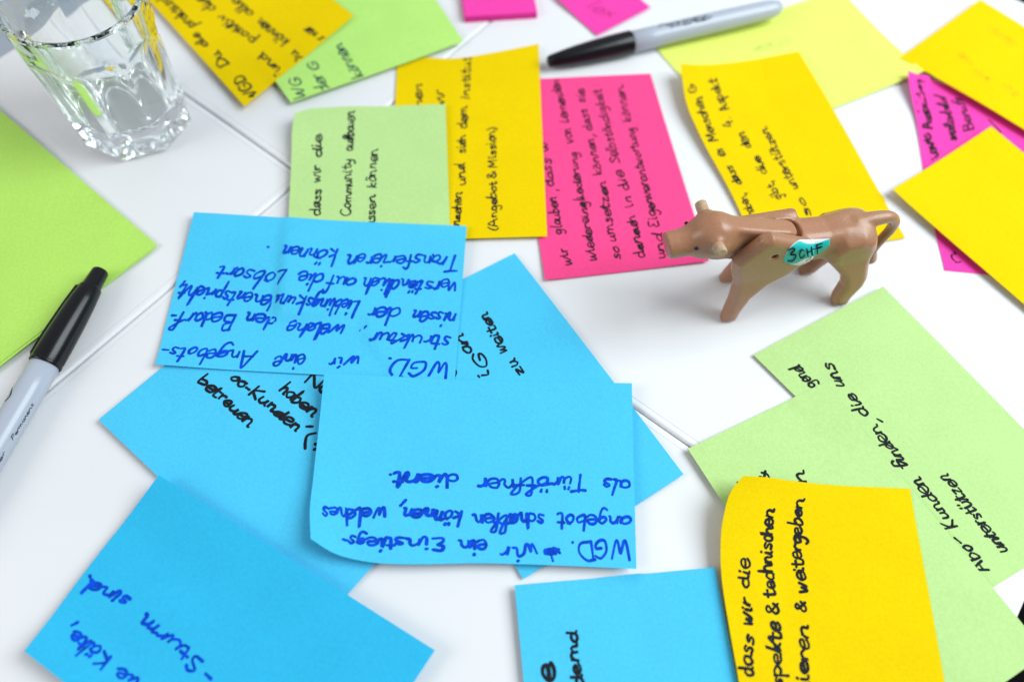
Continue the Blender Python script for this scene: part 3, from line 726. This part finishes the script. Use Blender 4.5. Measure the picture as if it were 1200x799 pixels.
def surface_nets(F, lo, h):
    nx, ny, nz = F.shape; ins = F < 0
    C = np.zeros((nx - 1, ny - 1, nz - 1), int)
    corners = [(i, j, k) for i in (0, 1) for j in (0, 1) for k in (0, 1)]
    for i, j, k in corners: C += ins[i:nx - 1 + i, j:ny - 1 + j, k:nz - 1 + k]
    act = np.argwhere((C > 0) & (C < 8)); idx = -np.ones(C.shape, int); idx[tuple(act.T)] = np.arange(len(act))
    acc = np.zeros((len(act), 3)); cnt = np.zeros(len(act))
    for a in range(8):
        for b in range(a + 1, 8):
            ca, cb = np.array(corners[a]), np.array(corners[b])
            if np.abs(ca - cb).sum() != 1: continue
            fa = F[tuple((act + ca).T)]; fb = F[tuple((act + cb).T)]; m = (fa < 0) != (fb < 0)
            t = np.where(m, fa / np.where(m, fa - fb, 1), 0)
            acc += np.where(m[:, None], ca + (cb - ca) * t[:, None], 0); cnt += m
    V = (act + acc / cnt[:, None]) * h + np.array(lo); faces = []
    for ax in range(3):
        u, w = [(1, 2), (2, 0), (0, 1)][ax]
        sl0 = [slice(None)] * 3; sl1 = [slice(None)] * 3; sl0[ax] = slice(0, -1); sl1[ax] = slice(1, None)
        A, B = ins[tuple(sl0)], ins[tuple(sl1)]
        for flip, m in ((False, A & ~B), (True, ~A & B)):
            p = np.argwhere(m); p = p[(p[:, u] > 0) & (p[:, w] > 0)]
            q = []
            for du, dw in ((1, 1), (0, 1), (0, 0), (1, 0)):
                c = p.copy(); c[:, u] -= du; c[:, w] -= dw; q.append(idx[tuple(c.T)])
            q = np.stack(q, 1)
            if flip: q = q[:, ::-1]
            faces.append(q)
    return V, np.concatenate(faces)
def relax(V, Fq, it=3, lam=.5):
    e = np.concatenate([Fq[:, [i, (i + 1) % 4]] for i in range(4)]); e = np.concatenate([e, e[:, ::-1]])
    deg = np.bincount(e[:, 0], minlength=len(V))[:, None]
    for k in range(it):
        for l in (lam, -lam * 1.02):
            S = np.stack([np.bincount(e[:, 0], V[e[:, 1], c], minlength=len(V)) for c in range(3)], 1)
            V = V + l * (S / deg - V)
    return V

def cow_grid(lo, hi, h):
    ax = [np.arange(a, b + h, h) for a, b in zip(lo, hi)]
    return np.meshgrid(*ax, indexing='ij')
def body_sdf(X, Y, Z):
    trunk = [(14, 50), (2, 46.8), (-8, 45.8), (-15, 46.8), (-22, 46.6), (-27.5, 44.8), (-29.8, 41), (-29.8, 36), (-25, 31), (-12, 29.5), (0, 29), (10, 25), (20, 31), (24, 46)]
    d = extrude(sd_poly(trunk, X, Z), Y, -7.6, 7.6, 5.0)
    plate = [(36.5, 44.5), (32.5, 50.5), (28.5, 57), (24.5, 59), (14, 54), (4, 49.5), (0, 41), (6.5, 29.5), (14.5, 24), (19.8, 16), (22.0, 7), (22.6, 0), (29.8, 0), (30.0, 6), (29.8, 15), (30.8, 27), (34.4, 36)]
    hind = [(-10, 38), (-14, 44), (-22, 45), (-28, 42.5), (-31, 37), (-32.4, 27), (-35.4, 17), (-35.2, 12), (-32.2, 5), (-31.6, 0), (-24.0, 0), (-23.2, 5), (-24.2, 13), (-22.0, 19), (-16.5, 25), (-10.5, 31)]
    for s in (1, -1):
        low = np.clip((30 - Z) / 30, 0, 1)
        lean = low * 3.4 if s > 0 else low * -.6
        XP = X if s > 0 else X + 13 * np.clip((40 - Z) / 16, 0, 1) - 6.5 * low
        dp = sd_poly(plate, XP, Z)
        if s < 0: dp = np.maximum(dp, Z - 48.0)
        c = s * 8.2
        d = smin(d, extrude(dp, Y - lean, c - 3.4, c + 3.4, 3.35), 2.0)
        XH = X if s > 0 else X - 8.5 * low
        c = s * 7.4
        d = smin(d, extrude(np.maximum(sd_poly(hind, XH, Z), (Z - 41.5) if s < 0 else -99.), Y - (low * 5.8 if s > 0 else low * 1.5), c - 3.6, c + 3.6, 3.55), 3.0)
        d = smin(d, np.sqrt(((X + 22) / 1.15) ** 2 + ((Y - s * 4.0) / .75) ** 2 + ((Z - 36.5) / 1.15) ** 2) - 7.6, 4)
    tail = [((-22, 0, 43.5), 4.2), ((-30, 0, 45.2), 3.3), ((-36.5, 0, 44.8), 2.7), ((-41.0, 0, 41), 2.4), ((-42.6, 0, 35), 2.2), ((-42.0, 0, 28), 2.1), ((-41.6, 0, 20), 2.2), ((-44, 0, 12.5), 3.0)]
    tl = smooth_line([(a[0], a[2], r) for a, r in tail], 4)
    tube = cone(X, Y, Z, (tl[0][0], 0, tl[0][1]), tl[0][2], (tl[1][0], 0, tl[1][1]), tl[1][2])
    for p, q in zip(tl[1:], tl[2:]): tube = np.minimum(tube, cone(X, Y, Z, (p[0], 0, p[1]), p[2], (q[0], 0, q[1]), q[2]))
    d = smin(d, tube, 1.4)
    # slot for the neck, rounded at its back end
    slot = np.maximum(np.hypot(Y, np.minimum(X - 9.3, 0)) - 5.1, np.minimum(np.hypot(X - 12.5, np.maximum(50.0 - Z, 0)) - 8.6, np.maximum(12.5 - X, 34 - Z)))
    d = smax(d, -slot, .8)
    hole = np.maximum(np.hypot(X - 20.2, Z - 46.9) - 1.6, 8.5 - Y)
    return smax(d, -hole, .5)
def head_sdf(X, Y, Z):
    neck = [(9, 42), (6.4, 45), (7, 48.2), (11, 50.4), (20, 53.2), (30, 56.8), (38, 59.8), (44, 61.6), (50, 58), (50, 45), (42, 41), (34, 37.5), (28, 37), (20, 39)]
    d = extrude(sd_poly(neck, X, Z), Y, -4.3, 4.3, 2.0)
    d = smax(d, np.hypot(Y, np.minimum(X - 10.8, 0)) - 4.3, .8)
    d = smin(d, cone(X, Y, Z, (40.5, 0, 48.5), 7.0, (46, 0, 52.6), 8.9), 5)
    d = smin(d, cone(X, Y, Z, (45, 0, 52.8), 8.8, (58.5, 0, 50.8), 5.2), 2.5)
    d = smin(d, cone(X, Y, Z, (45, 0, 57), 4.2, (48.5, 0, 56), 4.0), 3)
    d = smin(d, cone(X, Y, Z, (59, 0, 50.6), 5.0, (65, 0, 50.2), 5.7), 2.5)
    for s in (1, -1): d = smin(d, cone(X, Y, Z, (46.8, s * 4.6, 57.0), 3.4, (46.7, s * 6.6, 57.2), 2.8), 1.6)
    d = smax(d, (X - 63.5) * .985 + (Z - 50.5) * -.17, 1.0)                     # flat muzzle
    for s in (1, -1):
        d = smax(d, -(np.sqrt((X - 54.2) ** 2 + (Y - s * 7.2) ** 2 + (Z - 54.8) ** 2) - 1.2), .4)   # eye holes
    return d
def toy_cow():
    M_COW = mat('brown wood grain plastic', (0.40, 0.22, 0.125), 0.31, 0.5)
    n, l, b = nodes(M_COW)
    r1 = mix_noise(M_COW, (0.44, 0.20, 0.110), (0.45, 0.25, 0.132), 30, .3, .7, 3)
    x2 = noise(M_COW, 2600, 2); m2 = n.new('ShaderNodeMix'); m2.data_type = 'RGBA'; m2.blend_type = 'MULTIPLY'
    rr = n.new('ShaderNodeValToRGB'); rr.color_ramp.elements[0].position = .35; rr.color_ramp.elements[0].color = (.72, .68, .64, 1)
    rr.color_ramp.elements[1].position = .6; rr.color_ramp.elements[1].color = (1, 1, 1, 1)
    l.new(x2.outputs['Fac'], rr.inputs[0]); m2.inputs[0].default_value = .8
    l.new(r1.outputs[0], m2.inputs[6]); l.new(rr.outputs[0], m2.inputs[7]); l.new(m2.outputs[2], b.inputs['Base Color'])
    bump(M_COW, 1500, .14, .0004, 3)
    M_PEG = mat('pale wooden peg', (0.50, 0.34, 0.21), 0.6, .3); mix_noise(M_PEG, (.45, .29, .17), (.56, .39, .25), 500)
    a = math.radians(16.0) + math.pi
    root = empty('toy_cow', (119.2, 195.9, 0.0), a)
    tag(root, 'small brown toy cow with peg horns and a teal price sticker', 'toy cow')
    h = .62
    X, Y, Z = cow_grid((-48, -18, -2), (42, 18, 64), h); B = body_sdf(X, Y, Z)
    V, Fq = surface_nets(B, (-48, -18, -2), h); V = relax(V, Fq); link('body', V, [tuple(map(int, q)) for q in Fq], M_COW, root)
    X, Y, Z = cow_grid((2, -14, 32), (70, 14, 68), h * .85)
    V, Fq = surface_nets(head_sdf(X, Y, Z), (2, -14, 32), h * .85); V = relax(V, Fq)
    head = link('head', V, [tuple(map(int, q)) for q in Fq], M_COW, root)
    for s in (1, -1):
        v, f = lathe([(-3, 2.4), (3.6, 2.4), (4.3, 2.3), (4.6, 2.0), (4.62, 1.0), (4.625, .02)], 40)
        d = Vector((.0, s * .98, .12 if s < 0 else .2)).normalized(); q = Vector((1, 0, 0)).rotation_difference(d)
        v = [tuple(q @ Vector(p) + Vector((46.7, s * 8.2, 57.3))) for p in v]
        hn = link('horn', v, f, M_PEG, head); hn.data.set_sharp_from_angle(angle=math.radians(40))
    for s in (1, -1):
        p, g = lathe([(-.5, .8), (.1, .75), (.3, .4), (.35, .02)], 16); q = Vector((1, 0, 0)).rotation_difference(Vector((.3, s, .15)).normalized())
        link('eye', [tuple(q @ Vector(k) + Vector((54.1, s * 6.5, 54.7))) for k in p], g, M_CAP, head)
    # price sticker pressed on the near flank
    M_ST = mat('teal sticker', (0.008, 0.50, 0.48), .45, .4); M_STW = mat('white sticker edge', (.8, .8, .8), .6)
    for mm_, amp in ((M_ST, 0), (M_STW, 0)): bump(mm_, 500, .08, .0003)
    ca, sa = math.cos(-a), math.sin(-a); Rl = np.array([[ca, -sa, 0], [sa, ca, 0], [0, 0, 1]])
    o_loc = Rl @ (CAM_O - np.array([119.2, 195.9, 0]))
    class Flank:                                # the near flank, measured where the photo shows the sticker
        L = 100.; S = 100.
        def __call__(self, s, t):
            s = np.asarray(s, float); t = np.asarray(t, float)
            D = np.stack([Rl @ ray(900 + 100 * u, 330 - 100 * w) for u, w in zip(s, t)]); D /= np.linalg.norm(D, axis=1)[:, None]
            k = np.full(len(s), 215.0)
            for _ in range(70): P = o_loc + D * k[:, None]; k = k + np.clip(body_sdf(P[:, 0], P[:, 1], P[:, 2]), -2, 40) * .8
            P = o_loc + D * k[:, None]
            return P - D * .06
        def normal(self, s, t):
            e = .004; a_ = self(s + e, t) - self(s - e, t); b_ = self(s, t + e) - self(s, t - e); n_ = np.cross(a_, b_)
            n_ = np.where(n_[:, 1:2] < 0, -n_, n_)
            return n_ / (np.linalg.norm(n_, axis=1)[:, None] + 1e-9)
    fl = Flank()
    TOP = np.array([(918.6, 303), (921, 297), (925, 290.5), (930, 285.5), (936.6, 281), (946, 280.6), (960, 280.2), (972, 279.8)], float)
    BOT = np.array([(918.2, 306), (926, 309.7), (935.6, 311), (943, 309.5), (949, 307), (954, 300.5), (963.8, 295), (972, 286.8)], float)
    TS = np.array([0, .1, .2, .3, .4, .6, .8, 1.0])
    def curve(C, s): return np.stack([np.interp(s, TS, C[:, 0]), np.interp(s, TS, C[:, 1])], -1)
    for nm, m_, white, up in (('sticker', M_STW, True, .10), ('sticker_face', M_ST, False, .22)):
        ns, nt = 40, 14; ss, tt = np.meshgrid(np.linspace(0, 1, ns + 1), np.linspace(0, 1, nt + 1)); ss = ss.ravel(); tt = tt.ravel()
        lo_, hi_ = 0.0, 1.0
        if not white:
            hi_ = 1 - .26 * np.sin(np.pi * np.clip((ss - .36) / .66, 0, 1)) - .02; lo_ = .02 + .20 * np.sin(np.pi * np.clip((ss - .08) / .5, 0, 1))
        k = (lo_ + (hi_ - lo_) * tt)[:, None]; px = curve(BOT, ss) * (1 - k) + curve(TOP, ss) * k
        u, w_ = (px[:, 0] - 900) / 100, (330 - px[:, 1]) / 100
        Xs = fl(u, w_); Nn = fl.normal(u, w_); front = Xs + Nn * up; back = Xs + Nn * (up - .09)
        f = []; w = ns + 1; n0 = len(Xs)
        for j in range(nt):
            for i in range(ns):
                a_ = j * w + i; f.append((a_, a_ + 1, a_ + 1 + w, a_ + w)); f.append((n0 + a_, n0 + a_ + w, n0 + a_ + 1 + w, n0 + a_ + 1))
        loop = [i for i in range(ns)] + [j * w + ns for j in range(nt)] + [nt * w + i for i in range(ns, 0, -1)] + [j * w for j in range(nt, 0, -1)]
        for i in range(len(loop)):
            p, q = loop[i], loop[(i + 1) % len(loop)]; f.append((p, n0 + p, n0 + q, q))
        st_ = link(nm, np.concatenate([front, back]), f, m_, root if white else st)
        if white: st = st_
    pen = Pen(fl, 9); dr = np.array([.948, .318]); upv = np.array([-.25, .97])
    for txt, x0, y0, ln, xh_, wd in (('3', 922.5, 306, 10.5, 8.4, 1.6), ('C', 936.5, 302.5, 6.5, 5.2, 1.35), ('H', 945.5, 299.6, 8, 5.4, 1.3), ('F', 956, 296, 7.5, 5.6, 1.3), ('-', 951, 295, 15, 5, 1.2)):
        b0 = np.array([x0 - 900, 330 - y0])
        for q in word_strokes(txt, ln, xh_, .05, 0, pen.r):
            pen.stroke(b0 + q[:, :1] * dr + q[:, 1:] * upv, wd)
    wr = pen.build(st, INK['black'])
    for vtx in wr.data.vertices: vtx.co.y += .5 * MM
toy_cow()
